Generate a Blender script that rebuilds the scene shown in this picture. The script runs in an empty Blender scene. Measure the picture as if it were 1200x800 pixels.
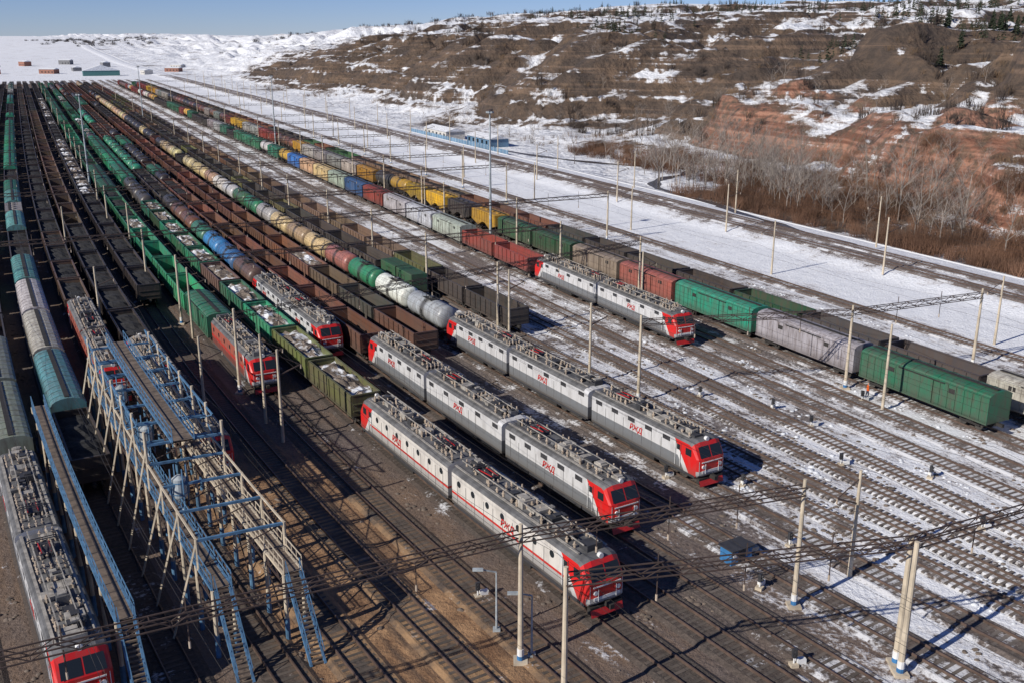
import bpy, math, random
import numpy as np
from mathutils import Vector, Matrix, noise
R=random.Random(7)
H=38.0
Tx,Ty=-.4327,.9015
Nx,Ny=.9015,.4327
def ss(x):
    x=max(0.,min(1.,x)); return x*x*(3-2*x)
def kf(m):
    h=m/H
    if h<=1.08: return 1.
    if h<1.88: return 1-.85*ss((h-1.08)/.8)
    return .15*(1-ss((h-2.4)/1.0))
def dl(t):
    t=max(t,-20.)
    return .26*H*math.exp(-(t/H-1.5)/2.2)
def tn(t,m): return m+kf(m)*dl(t)
def P(t,m,z=0.):
    n=tn(t,m); return Vector((Nx*n+Tx*t, Ny*n+Ty*t, z))
def Q(t,n,z=0.): return Vector((Nx*n+Tx*t, Ny*n+Ty*t, z))
def interp(x,xs,ys): return float(np.interp(x,xs,ys))
def gully(t,n):
    return abs(noise.noise(Vector((t*.014+n*.010,n*.006-t*.003,33.3)))+.35*noise.noise(Vector((t*.05,n*.03,3.3))))
def gully2(t,n):
    return abs(noise.noise(Vector((t*.045-n*.008,n*.012,53.3))))
# ---------------- terrain height
def Z(t,n):
    z=0.
    if n>3.15*H and n<3.9*H:
        a=ss((n-3.27*H)/2.5)*(1-ss((n-3.60*H)/3.)); z+=.9*a
    if n>3.7*H:
        z+= -1.2*ss((n-3.75*H)/8.)*(1-ss((n-4.5*H)/20))
    F=interp(t,[0,120,200,260,1400],[160,164,176,183,184])
    F+=14*noise.noise(Vector((t*.012,3.1,0)))+7*noise.noise(Vector((t*.04,8.1,0)))
    q=n-F
    if q>0:
        B=interp(t,[0,150,300,450,650,850,1000,1300,2000],[20,22,29,37,38,33,24,12,6])
        E=interp(t,[0,400,790,1215,1708,2273,3412,6000],[60,62,68,77,62,34,18,34])
        g=noise.noise(Vector((t*.016,n*.006,1.7)))
        g2=noise.noise(Vector((t*.05,n*.012,5.7)))
        q2=max(0,q+ (34*g+13*g2)*ss(q/25))
        u=min(1.,q2/100.); a=u*u*(3-2*u)*.5+u*.5
        ph=g*1.5
        st=a+ (.036*math.sin(a*25+ph)+.014*math.sin(a*61+3*g2))*ss(a*8)*(1-a)*1.7
        z+=B*st
        EB=max(0,E-B)
        z+=EB*(ss(q2/760.)*.6+.4*ss((q2-60)/240.)) if q2<760 else EB
        kc=1-ss((t-270)/80.)
        if kc>0:
            w=16*noise.noise(Vector((t*.02,1.3,4)))+5*noise.noise(Vector((t*.09,1.3,4)))
            z+=kc*(9*ss((q-14-w)/7.)-5*ss((q-25-w)/40)+9*ss((q-72-w*1.3)/8.)-5*ss((q-85-w)/45))
        up=ss((q-60)/150)
        z+=a*(3.5*g2+7*g*up)
        z+=up*2.6*math.sin(z*.42+3*g)
        fa=(1-ss((q-500)/400))
        z-=a*(9*(1-ss(gully(t,n)/.2)))*fa
        z-=a*4.*(1-ss(gully2(t,n)/.16))*(1-ss((q-220)/200))
        if q<300: z+=a*2.2*noise.noise(Vector((t*.11,n*.11,2)))
    if t>1100:
        r=(t-1100)/2600.
        z+=ss(r)*(30+14*noise.noise(Vector((t*.0006,n*.0009,4)))) *(1 if n<250 else max(0.,1-(n-250)/800.))
        z+=ss(r*2)*5*noise.noise(Vector((t*.003,n*.004,9)))
    if n<-60:
        z+=ss((-n-60)/1500.)*18+ss((-n-60)/200)*2*noise.noise(Vector((t*.01,n*.01,9)))
    return z
# ---------------- materials
def newmat(name,rough=.7,metal=0.):
    m=bpy.data.materials.new(name); m.use_nodes=True
    nt=m.node_tree; b=nt.nodes['Principled BSDF']
    b.inputs['Roughness'].default_value=rough; b.inputs['Metallic'].default_value=metal
    return m,nt,b
class G:
    def __init__(s,nt): s.nt=nt
    def n(s,t,**k):
        x=s.nt.nodes.new(t)
        for a,b in k.items(): setattr(x,a,b)
        return x
    def put(s,sock,v):
        if isinstance(v,bpy.types.NodeSocket): s.nt.links.new(v,sock)
        elif v is not None:
            if isinstance(v,(tuple,list)) and len(v)==3 and sock.type=='RGBA': v=(*v,1)
            sock.default_value=v
    def math(s,op,a,b=None,c=None,clamp=False):
        x=s.n('ShaderNodeMath',operation=op,use_clamp=clamp)
        for i,v in enumerate((a,b,c)):
            if v is not None: s.put(x.inputs[i],v)
        return x.outputs[0]
    def mix(s,f,a,b,blend='MIX'):
        x=s.n('ShaderNodeMix',data_type='RGBA',blend_type=blend)
        s.put(x.inputs[0],f); s.put(x.inputs[6],a); s.put(x.inputs[7],b)
        return x.outputs[2]
    def noise(s,vec,scale,detail=4,rough=.55):
        x=s.n('ShaderNodeTexNoise'); 
        if vec is not None: s.put(x.inputs['Vector'],vec)
        x.inputs['Scale'].default_value=scale; x.inputs['Detail'].default_value=detail; x.inputs['Roughness'].default_value=rough
        return x.outputs[0]
    def mr(s,v,a,b,c=0.,d=1.):
        x=s.n('ShaderNodeMapRange'); s.put(x.inputs[0],v)
        for i,q in enumerate((a,b,c,d)): s.put(x.inputs[i+1],q)
        return x.outputs[0]
    def map(s,vec,sc):
        x=s.n('ShaderNodeMapping'); s.put(x.inputs[0],vec); x.inputs['Scale'].default_value=sc
        return x.outputs[0]
    def bump(s,h,st,dist,bs):
        x=s.n('ShaderNodeBump'); x.inputs['Strength'].default_value=st; x.inputs['Distance'].default_value=dist
        s.put(x.inputs['Height'],h); s.put(bs.inputs['Normal'],x.outputs[0])
def simple(name,col,rough=.7,metal=0.,var=.35,scale=1.5,dirt=None):
    m,nt,b=newmat(name,rough,metal); g=G(nt)
    tc=g.n('ShaderNodeTexCoord').outputs['Object']
    nz=g.noise(tc,scale,3,.6)
    f=g.mr(nz,.3,.7)
    d=tuple(c*(1-var) for c in col) if dirt is None else dirt
    g.put(b.inputs['Base Color'],g.mix(f,d,tuple(min(1,c*(1+var*.4)) for c in col)))
    return m
def objcol(name,rough=.55,dirtamt=.6,stain=False):
    m,nt,b=newmat(name,rough); g=G(nt)
    tc=g.n('ShaderNodeTexCoord').outputs['Object']
    oi=g.n('ShaderNodeObjectInfo')
    off=g.n('ShaderNodeVectorMath',operation='ADD'); g.put(off.inputs[0],tc)
    cm=g.n('ShaderNodeCombineXYZ'); 
    rr=g.math('MULTIPLY',oi.outputs['Random'],50.)
    for i in range(3): g.put(cm.inputs[i],rr)
    g.put(off.inputs[1],cm.outputs[0]); v=off.outputs[0]
    n1=g.noise(g.map(v,(1.2,1.2,.3)),1.6,5,.7)
    n2=g.noise(v,.3,3)
    f=g.math('MULTIPLY',g.mr(n1,.42,.68),dirtamt)
    c=g.mix(g.mr(n2,.35,.65,0,.55),oi.outputs['Color'],g.mix(.55,oi.outputs['Color'],(.13,.11,.1)))
    c=g.mix(f,c,(.09,.062,.05))
    sx=g.n('ShaderNodeSeparateXYZ'); g.put(sx.inputs[0],tc)
    if stain:
        ax=g.math('ABSOLUTE',sx.outputs[0])
        w=g.math('ADD',ax,g.math('MULTIPLY',n1,1.2))
        k=g.math('MULTIPLY',g.mr(w,1.5,.9),.8)
        c=g.mix(k,c,(.05,.045,.04))
    else:
        c=g.mix(g.mr(g.math('ADD',sx.outputs[2],n1),2.5,1.4,0,.6),c,(.07,.055,.047))
    g.put(b.inputs['Base Color'],c)
    return m
M={}
M['paint']=objcol('wagon_paint',.5,.65)
M['tank']=objcol('tank_paint',.4,.55,True)
M['under']=simple('underframe_steel',(.03,.027,.025),.8)
M['wheel']=simple('wheel_steel',(.12,.11,.1),.5,.6)
M['coal']=simple('coal_load',(.025,.025,.027),.9,var=.6,scale=4)
M['floor']=simple('wagon_floor',(.13,.09,.07),.9,var=.5)
M['glass'],_,bg=newmat('window_glass',.12); bg.inputs['Base Color'].default_value=(.02,.025,.03,1)
M['roof']=simple('loco_roof',(.13,.13,.135),.7,var=.5,scale=1.2)
M['eq']=simple('roof_equipment',(.37,.345,.31),.6,var=.55,scale=2)
M['eqd']=simple('roof_equipment_dark',(.045,.045,.05),.6)
M['ins']=simple('insulator_ceramic',(.5,.41,.32),.35)
M['redp']=simple('red_paint',(.5,.02,.02),.45,var=.25)
M['steel']=simple('lattice_steel',(.075,.05,.042),.75,var=.4)
M['conc']=simple('pole_concrete',(.54,.46,.35),.85,var=.3,scale=.8)
M['blue']=simple('blue_steel',(.09,.20,.34),.6,var=.45)
M['tank_s']=simple('sand_tank_paint',(.40,.44,.46),.5,var=.45)
M['deck']=simple('deck_plate',(.17,.13,.10),.8,var=.5)
M['white']=simple('white_paint',(.75,.75,.74),.6,var=.2)
M['bluew']=simple('blue_paint',(.04,.17,.38),.5,var=.3)
M['fence']=simple('fence_paint',(.12,.22,.33),.6,var=.4,scale=.2)
M['wire']=simple('copper_wire',(.03,.025,.02),.5)
M['rail']=simple('rail_steel',(.18,.125,.10),.4,.5,var=.4)
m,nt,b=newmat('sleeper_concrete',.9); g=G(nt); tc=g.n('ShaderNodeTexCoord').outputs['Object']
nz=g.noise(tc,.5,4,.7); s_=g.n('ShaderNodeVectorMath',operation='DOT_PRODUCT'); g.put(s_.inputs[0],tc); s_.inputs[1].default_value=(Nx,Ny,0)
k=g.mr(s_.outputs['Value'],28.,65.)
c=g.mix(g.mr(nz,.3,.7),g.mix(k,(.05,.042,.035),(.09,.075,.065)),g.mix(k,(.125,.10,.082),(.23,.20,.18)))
g.put(b.inputs['Base Color'],c); M['sleep']=m
M['snowm']=simple('snow_lump',(.70,.73,.78),.9,var=.4,scale=1.)
M['rubble']=simple('rubble',(.17,.135,.11),.95,var=.6,scale=1.)
m,nt,b=newmat('scrap_load',.8); g=G(nt); tc=g.n('ShaderNodeTexCoord').outputs['Object']
oi=g.n('ShaderNodeObjectInfo')
nz=g.noise(tc,1.1,5,.7)
va=g.n('ShaderNodeVectorMath',operation='ADD'); g.put(va.inputs[0],tc)
cm=g.n('ShaderNodeCombineXYZ'); g.put(cm.inputs[0],g.math('MULTIPLY',oi.outputs['Random'],90.)); g.put(va.inputs[1],cm.outputs[0])
nb=g.noise(va.outputs[0],.45,5,.65)
c=g.mix(g.mr(nz,.4,.65),(.07,.055,.045),(.25,.2,.16)); c=g.mix(g.mr(nb,.49,.58),c,(.64,.66,.7))
g.put(b.inputs['Base Color'],c); M['scrap']=m
def livery(name,L,top,low,zb,cab,belt=None):
    m,nt,b=newmat(name,.42); g=G(nt); tc=g.n('ShaderNodeTexCoord').outputs['Object']
    s=g.n('ShaderNodeSeparateXYZ'); g.put(s.inputs[0],tc); x,y,z=s.outputs
    c=g.mix(g.math('LESS_THAN',z,zb),top,low)
    c=g.mix(g.math('LESS_THAN',z,1.25),c,(.1,.1,.105))
    if belt:
        k=g.math('MULTIPLY',g.math('GREATER_THAN',z,belt[0]),g.math('LESS_THAN',z,belt[1]))
        c=g.mix(k,c,(.5,.025,.02))
    if cab:
        w=g.math('ADD',x,g.math('MULTIPLY',z,.75))
        c=g.mix(g.math('GREATER_THAN',w,L/2-1.2),c,(.62,.62,.62))
        c=g.mix(g.math('GREATER_THAN',w,L/2-.6),c,(.60,.015,.015))
        k=g.math('MULTIPLY',g.math('GREATER_THAN',x,L/2-.45),g.math('LESS_THAN',z,1.55))
        c=g.mix(k,c,(.45,.45,.46))
    n1=g.noise(g.map(tc,(1,1,.3)),1.4,5,.65)
    c=g.mix(g.mr(n1,.45,.8,0,.5),c,(.12,.1,.085))
    c=g.mix(g.mr(g.math('ADD',z,n1),2.3,1.4,0,.6),c,(.09,.075,.06))
    g.put(b.inputs['Base Color'],c)
    return m
# ---------------- mesh builder
class MB:
    def __init__(s): s.v=[];s.f=[];s.m=[]
    def face(s,pts,mi=0):
        i=len(s.v); s.v+= [tuple(p) for p in pts]; s.f.append(tuple(range(i,i+len(pts)))); s.m.append(mi)
    def box(s,c,d,mi=0,rz=0.):
        i=len(s.v); cr,sr=math.cos(rz),math.sin(rz)
        for z in(-.5,.5):
            for x,y in((-.5,-.5),(.5,-.5),(.5,.5),(-.5,.5)):
                a,b=x*d[0],y*d[1]
                s.v.append((c[0]+a*cr-b*sr,c[1]+a*sr+b*cr,c[2]+z*d[2]))
        for f in((3,2,1,0),(4,5,6,7),(0,1,5,4),(1,2,6,5),(2,3,7,6),(3,0,4,7)):
            s.f.append(tuple(i+k for k in f)); s.m.append(mi)
    def cyl(s,p,q,r1,r2=None,seg=8,mi=0,caps=True):
        if r2 is None:r2=r1
        p=Vector(p);q=Vector(q);d=(q-p)
        if d.length<1e-6:return
        d.normalize(); a=d.cross(Vector((0,0,1)) if abs(d.z)<.95 else Vector((1,0,0))).normalized(); b=d.cross(a)
        i=len(s.v)
        for c,r in((p,r1),(q,r2)):
            for k in range(seg):
                t=2*math.pi*(k+.5)/seg; s.v.append(tuple(c+a*(r*math.cos(t))+b*(r*math.sin(t))))
        for k in range(seg):
            j=(k+1)%seg; s.f.append((i+k,i+j,i+seg+j,i+seg+k)[::-1]); s.m.append(mi)
        if caps:
            s.f.append(tuple(i+k for k in range(seg))); s.m.append(mi)
            s.f.append(tuple(i+seg+k for k in range(seg))[::-1]); s.m.append(mi)
    def beam(s,p,q,r,mi=0): s.cyl(p,q,r*1.41,r*1.41,4,mi,False)
    def build(s,name,mats,smooth=False):
        me=bpy.data.meshes.new(name); me.from_pydata(s.v,[],s.f)
        for k in mats: me.materials.append(k)
        me.polygons.foreach_set('material_index',s.m)
        if smooth: me.polygons.foreach_set('use_smooth',[True]*len(s.f))
        me.update(); return me
COL=bpy.context.scene.collection
def obj(name,me,loc=(0,0,0),rz=0,col=None,sc=None,parent=None,pm=None):
    o=bpy.data.objects.new(name,me); o.location=loc; o.rotation_euler=(0,0,rz)
    if col: o.color=(*col,1)
    if sc: o.scale=(sc,sc,sc) if not isinstance(sc,tuple) else sc
    if parent: 
        o.parent=parent; o.matrix_parent_inverse=pm.inverted()
    COL.objects.link(o); return o
# ---------------- ground
ts=list(np.arange(-60,300,3.))+list(np.arange(300,1000,4.))
s=6.
while ts[-1]<9500: ts.append(ts[-1]+s); s*=1.06
ms=[-24.]
s=4.
while ms[0]>-6000: ms.insert(0,ms[0]-s); s*=1.15
ms+=list(np.arange(-21.5,150,2.5))+list(np.arange(150,420,2.4))
s=3.
while ms[-1]<6500: ms.append(ms[-1]+s); s*=1.04
nt_,nm=len(ts),len(ms)
zz=np.zeros((nt_,nm)); nn=np.zeros((nt_,nm))
V=[];UV=[]
for i,t in enumerate(ts):
    for j,mm in enumerate(ms):
        n=tn(t,mm) if abs(mm)<400 else mm+ (dl(t) if mm<0 else 0)
        z=Z(t,n); zz[i,j]=z; nn[i,j]=n
        V.append(Q(t,n,z)); UV.append((t,mm))
T2=np.array(ts)[:,None]; gm=np.abs(np.gradient(zz,axis=1)/np.maximum(np.gradient(nn,axis=1),.1)); gt=np.abs(np.gradient(zz,axis=0)/np.gradient(T2,axis=0))
slope=np.sqrt(gm**2+gt**2)
attr=np.zeros((nt_*nm,4),dtype=np.float32)
def band(x,a,b,w): return ss((x-a)/w+.5)*(1-ss((x-b)/w+.5))
for i,t in enumerate(ts):
    for j,mm in enumerate(ms):
        h=mm/H; th=t/H; n=nn[i,j]; nh=n/H
        if h<-.6: sn,di=.5+.35*ss((-h-.6)/2),0.
        else:
            sn=interp(h,[-.6,.1,.5,.9,1.15,1.4,1.5,2.0,2.5,2.7,2.85,2.95,3.2,3.3,3.34,3.60,3.66,3.75],[.25,.15,.24,.36,.5,.52,.55,.57,.6,.64,.70,.95,.95,.85,.45,.45,.85,.95])
            if h>.7 and h<2.7: sn+=.10*(1-ss((th-1.)/1.6)); 
            if h>1.0 and h<2.7: sn+=.14*(1-ss((th-.9)/1.))
            if .9<h<2.7: sn+=.08*ss((th-7)/4)
            di=max(band(h,.0,.40,.14)*band(th,-1,2.4,.6),.0)
            if h<.9: di=max(di,.4)
            if di>.7: sn-=.08
        hb=0.;red=0.
        if nh>3.8:
            k=ss((nh-3.8)/.1)
            veg=band(th,1.5,5.6,1.)*band(nh,3.95,4.9,.3)
            sn=sn*(1-k)+k*(.86-.62*veg); hb=.9
            w=noise.noise(Vector((t*.02,n*.02,11)))
            sn+=w*.18
            sl=slope[i,j]
            kk=ss((n-172)/20)
            gl=gully(t,n)
            hs=1.02-1.4*min(sl,.65)+.26*noise.noise(Vector((t*.008,n*.008,15)))+.45*(1-ss(gl/.09))+.2*(1-ss(gully2(t,n)/.07))-.08*band(n,172,330,60)
            if nh>9: hs+=.06
            sn=sn*(1-kk)+kk*hs
            if th<6.5 and nh<9: sn-=.06*kk
            if th<7.5 and 4.0<nh<6.2: red=ss((sl-.34)/.22)*band(th,1.2,7.5,1.5)
            if n>900: sn=max(sn,.56)
        if t>1000: sn=max(sn,.5+.4*ss((t-1000)/200)) if n<500 else sn
        if t>930 and h<3.2: sn=.85
        attr[i*nm+j]=(sn,di,hb,red)
Fc=[]
for i in range(nt_-1):
    for j in range(nm-1):
        a=i*nm+j; Fc.append((a,a+1,a+nm+1,a+nm))
me=bpy.data.meshes.new('ground'); me.from_pydata(V,[],Fc)
ca=me.color_attributes.new('mask','FLOAT_COLOR','POINT'); ca.data.foreach_set('color',attr.ravel())
uv=me.uv_layers.new(name='UVMap'); li=np.zeros(len(me.loops),dtype=np.int32); me.loops.foreach_get('vertex_index',li)
uv.data.foreach_set('uv',np.array(UV,dtype=np.float32)[li].ravel())
me.polygons.foreach_set('use_smooth',[True]*len(Fc))
m,nt,b=newmat('ground_material',.9); g=G(nt)
tc=g.n('ShaderNodeTexCoord'); ob=tc.outputs['Object']; uvv=tc.outputs['UV']
at=g.n('ShaderNodeAttribute',attribute_name='mask'); sp=g.n('ShaderNodeSeparateColor'); g.put(sp.inputs[0],at.outputs['Color'])
sn,di,hb=sp.outputs; red=at.outputs['Alpha']
su=g.n('ShaderNodeSeparateXYZ'); g.put(su.inputs[0],uvv)
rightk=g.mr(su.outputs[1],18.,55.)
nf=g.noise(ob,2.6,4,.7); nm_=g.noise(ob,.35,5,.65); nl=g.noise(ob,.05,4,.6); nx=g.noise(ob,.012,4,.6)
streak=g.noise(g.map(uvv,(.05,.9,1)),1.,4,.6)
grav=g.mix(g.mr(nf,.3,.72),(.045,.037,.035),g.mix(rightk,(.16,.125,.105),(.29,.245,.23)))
grav=g.mix(g.mr(streak,.35,.7,0,.5),grav,(.22,.175,.155))
grav=g.mix(g.mr(nm_,.45,.75,0,.6),grav,(.045,.038,.036))
dirt=g.mix(g.mr(nm_,.35,.65),(.17,.09,.045),(.42,.25,.13))
dirt=g.mix(g.mr(nf,.45,.8,0,.35),dirt,(.08,.05,.035))
dirt=g.mix(g.mr(streak,.5,.68,0,.75),dirt,(.06,.045,.037))
c=g.mix(g.math('MULTIPLY',g.mr(di,0,.9),g.mr(g.math('ADD',nl,g.math('MULTIPLY',di,.55)),.62,.9)),grav,dirt)
hill=g.mix(g.mr(nl,.35,.65),(.05,.034,.025),(.145,.092,.055))
hill=g.mix(g.mr(nm_,.4,.65,0,.75),hill,(.035,.026,.02))
strn=g.noise(g.map(ob,(.012,.012,.6)),1.,4,.6)
hill=g.mix(g.mr(strn,.52,.62,0,.45),hill,(.22,.14,.09))
redc=g.mix(g.mr(strn,.42,.58),(.17,.065,.035),(.40,.20,.13))
hill=g.mix(g.math('MULTIPLY',red,g.mr(nm_,.38,.55)),hill,redc)
c=g.mix(hb,c,hill)
a1=g.math('MULTIPLY',g.math('SUBTRACT',nm_,.5),.95)
a2=g.math('MULTIPLY',g.math('SUBTRACT',nl,.5),1.1)
a3=g.math('MULTIPLY',g.math('SUBTRACT',nf,.5),.75)
a4=g.math('MULTIPLY',g.math('SUBTRACT',streak,.5),g.math('MULTIPLY',g.math('SUBTRACT',1.,hb),.7))
a5=g.math('MULTIPLY',g.math('SUBTRACT',strn,.5),g.math('MULTIPLY',hb,1.6))
a6=g.math('MULTIPLY',g.math('SUBTRACT',nx,.5),g.math('MULTIPLY',hb,1.0))
tot=sn
for a in(a1,a2,a3,a4,a5,a6): tot=g.math('ADD',tot,a)
mask=g.mr(tot,.45,.57)
snow=g.mix(g.mr(nm_,.35,.75,0,.45),(.83,.85,.89),(.62,.63,.67))
thin=g.mr(tot,.5,.78)
snow=g.mix(thin,(.50,.48,.48),snow)
c=g.mix(mask,c,snow)
g.put(b.inputs['Base Color'],c); 
bh=g.math('ADD',nf,g.math('MULTIPLY',nm_,g.math('ADD',2.,g.math('MULTIPLY',hb,9.))))
bh=g.math('ADD',bh,g.math('MULTIPLY',nl,g.math('MULTIPLY',hb,40.)))
g.bump(bh,.8,.22,b)
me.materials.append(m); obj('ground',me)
# ballast material
m,nt,b=newmat('ballast_gravel',.95); g=G(nt); tc=g.n('ShaderNodeTexCoord'); ob=tc.outputs['Object']
uvv=tc.outputs['UV']
nf=g.noise(ob,4.,4,.75); nm_=g.noise(ob,.4,5,.65); nl=g.noise(ob,.06,4,.6)
su=g.n('ShaderNodeSeparateXYZ'); g.put(su.inputs[0],uvv)
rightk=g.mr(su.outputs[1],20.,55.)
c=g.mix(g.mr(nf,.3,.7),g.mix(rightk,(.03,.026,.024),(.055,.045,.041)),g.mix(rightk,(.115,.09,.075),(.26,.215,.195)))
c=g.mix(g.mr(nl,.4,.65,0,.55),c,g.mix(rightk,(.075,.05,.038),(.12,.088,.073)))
dk_=g.math('MULTIPLY',g.math('MULTIPLY',g.mr(su.outputs[1],0.,3.),g.mr(su.outputs[1],17.,12.)),g.mr(su.outputs[0],97.,82.))
c=g.mix(g.math('MULTIPLY',dk_,g.mr(nm_,.38,.58)),c,(.31,.19,.10))
nearb=g.mr(su.outputs[0],90.,35.,0,.16)
snv=g.math('ADD',g.math('ADD',g.math('MULTIPLY',nm_,.9),g.math('MULTIPLY',nl,.8)),g.math('ADD',g.math('ADD',g.math('MULTIPLY',nf,.45),g.math('MULTIPLY',nearb,rightk)),g.math('MULTIPLY',rightk,.15)))
c=g.mix(g.mr(snv,1.22,1.34,0,.88),c,(.66,.67,.70))
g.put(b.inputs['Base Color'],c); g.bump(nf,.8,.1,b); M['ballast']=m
# ---------------- tracks
tracks=[-.56,-.43,-.29,-.145,0,.115,.26,.39,.55,.67,.775,.93,1.085,1.22,1.36,1.54,1.71,1.88,2.01,2.15,2.31,2.55,2.78,3.40,3.54]
def tz(mh): return .9 if mh>3.2 else 0.
RT=.36
for mh in tracks:
    mm=mh*H; z0=tz(mh); b_=MB(); uvs=[]
    tl=list(np.arange(-30,330,4.))+list(np.arange(330,1000,12.))
    prof=[(-1.85,-.05),(-1.4,.16),(1.4,.16),(1.85,-.05)]
    base=len(b_.v)
    for t in tl:
        for o,z in prof: b_.v.append(tuple(P(t,mm+o,z0+z))); uvs.append((t,mm+o))
    for i in range(len(tl)-1):
        for k in range(3):
            a=base+i*4+k; b_.f.append((a,a+1,a+5,a+4)); b_.m.append(0)
    for sgn in(-1,1):
        base=len(b_.v)
        for t in tl:
            for o,z in((-.07,.18),(-.04,RT),(.04,RT),(.07,.18)): b_.v.append(tuple(P(t,mm+sgn*.78+o,z0+z)))
        for i in range(len(tl)-1):
            for k in range(3):
                a=base+i*4+k; b_.f.append((a,a+1,a+5,a+4)); b_.m.append(1)
    t=10.
    while t<320:
        p=P(t,mm); q=P(t+1,mm); rz=math.atan2(q.y-p.y,q.x-p.x)+R.uniform(-.02,.02)
        b_.box((p.x,p.y,z0+.13+R.uniform(-.015,.012)),(.25,2.5,.1),2,rz); t+=.62
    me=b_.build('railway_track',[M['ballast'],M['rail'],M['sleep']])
    uvl=me.uv_layers.new(name='UVMap')
    li=np.zeros(len(me.loops),dtype=np.int32); me.loops.foreach_get('vertex_index',li)
    ua=np.zeros((len(b_.v),2),dtype=np.float32); ua[:len(uvs)]=uvs
    uvl.data.foreach_set('uv',ua[li].ravel())
    obj('railway_track',me)
# ---------------- rolling stock meshes (origin at rail top, +x = front)
def bogie(b,x,mi=1,wi=2,wb=1.85,r=.48):
    for dx in(-wb/2,wb/2):
        for y in(-.79,.79): b.cyl((x+dx,y-.07,r),(x+dx,y+.07,r),r,r,12,wi)
        b.cyl((x+dx,-.95,r),(x+dx,.95,r),.09,.09,6,mi,False)
    for y in(-1.0,1.0):
        b.box((x,y,.55),(wb+.5,.16,.22),mi); b.box((x,y,.78),(.8,.2,.3),mi)
    b.box((x,0,.8),(.5,2.3,.3),mi)
def under(b,L,bx,z=1.05):
    b.box((0,0,z-.15),(L,.5,.32),1)
    for e in(-1,1):
        bogie(b,e*bx); b.box((e*(L/2+.3),0,.95),(.8,.3,.3),1)
    b.cyl((-1.2,.5,.8),(1.,.5,.8),.22,.22,8,1); b.box((1.8,-.5,.8),(.7,.4,.4),1)
def gondola(load,seed):
    r=random.Random(seed); b=MB(); L=12.9; under(b,L,4.3); zb,zt=1.15,3.35; w=1.5
    b.box((0,0,zb),(L,2*w,.12),3)
    for y in(-w,w):
        b.box((0,y,(zb+zt)/2),(L,.07,zt-zb),0); b.box((0,y,zt),(L+.08,.18,.14),0); b.box((0,y*1.015,zb),(L,.16,.22),0)
        for k in range(9):
            x=-L/2+.06+k*(L-.12)/8; b.box((x,y+math.copysign(.09,y),(zb+zt)/2),(.14,.13,zt-zb-.1),0)
        for k in range(8):
            x=-L/2+.06+(k+.5)*(L-.12)/8; b.box((x,y+math.copysign(.045,y),(zb+zt)/2+.1),(1.1,.03,.08),0)
    for x in(-L/2,L/2):
        b.box((x,0,(zb+zt)/2),(.07,2*w-.08,zt-zb),0); b.box((x,0,zt),(.16,2*w-.2,.14),0)
        for z in(1.7,2.4): b.box((x+math.copysign(.07,x),0,z),(.08,2*w-.2,.12),0)
    if load:
        nx,ny=22,7; i0=len(b.v)
        for i in range(nx):
            for j in range(ny):
                x=-L/2+.06+i*(L-.12)/(nx-1); y=-w+.05+j*(2*w-.1)/(ny-1)
                e=min(1,4*min(i,nx-1-i)/(nx-1)+.1)*(1-(y/w)**2*.8)
                hmp=.55 if load=='coal' else .75
                z=2.75+hmp*e*(.6+.4*math.sin(i*.9+seed))+r.uniform(-.08,.08)*(1 if load=='coal' else 3)
                b.v.append((x,y,z))
        for i in range(nx-1):
            for j in range(ny-1):
                a=i0+i*ny+j; b.f.append((a,a+ny,a+ny+1,a+1)); b.m.append(4)
    ml=M['coal'] if load!='scrap' else M['scrap']
    return b.build('gondola',[M['paint'],M['under'],M['wheel'],M['floor'],ml]),13.9
def tank(kind=0):
    b=MB(); L=10.8; under(b,11.2,3.9,1.2); r=1.52; zc=2.75; seg=24
    rings=[(-L/2,0.02),(-L/2+.05,.7),(-L/2+.18,1.15),(-L/2+.4,1.42),(-L/2+.65,r),(-2,r),(2,r),(L/2-.65,r),(L/2-.4,1.42),(L/2-.18,1.15),(L/2-.05,.7),(L/2,.02)]
    i0=len(b.v)
    for x,rr in rings:
        for k in range(seg):
            a=2*math.pi*k/seg; b.v.append((x,rr*math.cos(a),zc+rr*math.sin(a)))
    for i in range(len(rings)-1):
        for k in range(seg):
            j=(k+1)%seg; b.f.append((i0+i*seg+k,i0+i*seg+j,i0+(i+1)*seg+j,i0+(i+1)*seg+k)[::-1]); b.m.append(0)
    nsm=len(b.f)
    for x in(-3.8,-2.,2.,3.8):
        b.cyl((x-.06,0,zc),(x+.06,0,zc),r+.025,r+.025,seg,0,False)
    for e in(-1,1): b.box((e*3.9,0,1.35),(.9,2.2,.5),1); b.box((e*5.45,0,1.2),(.4,2.9,.2),1)
    b.cyl((0,0,zc+r-.1),(0,0,zc+r+.28),.35,.35,12,0); b.box((0,0,zc+r+.06),(2.4,1.4,.05),1)
    b.cyl((1,0,zc+r-.1),(1,0,zc+r+.2),.12,.12,6,0)
    for y in(-.7,.7):
        b.beam((-1.2,y,zc+r+.7),(1.2,y,zc+r+.7),.025,1)
        for x in(-1.2,0,1.2): b.beam((x,y,zc+r),(x,y,zc+r+.7),.02,1)
    for y in(-1,1):
        for x in(-.22,.22):
            b.beam((x,y*.8,zc+r),(x,y*1.62,zc),.025,1); b.beam((x,y*1.62,zc),(x,y*1.62,1.),.025,1)
        for q in range(7): b.beam((-.22,y*1.62,1.1+q*.28),(.22,y*1.62,1.1+q*.28),.02,1)
    me=b.build('tank',[M['tank'],M['under'],M['wheel']])
    me.polygons.foreach_set('use_smooth',[(i<nsm and b.m[i]==0) for i in range(len(b.f))])
    return me,12.05
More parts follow.
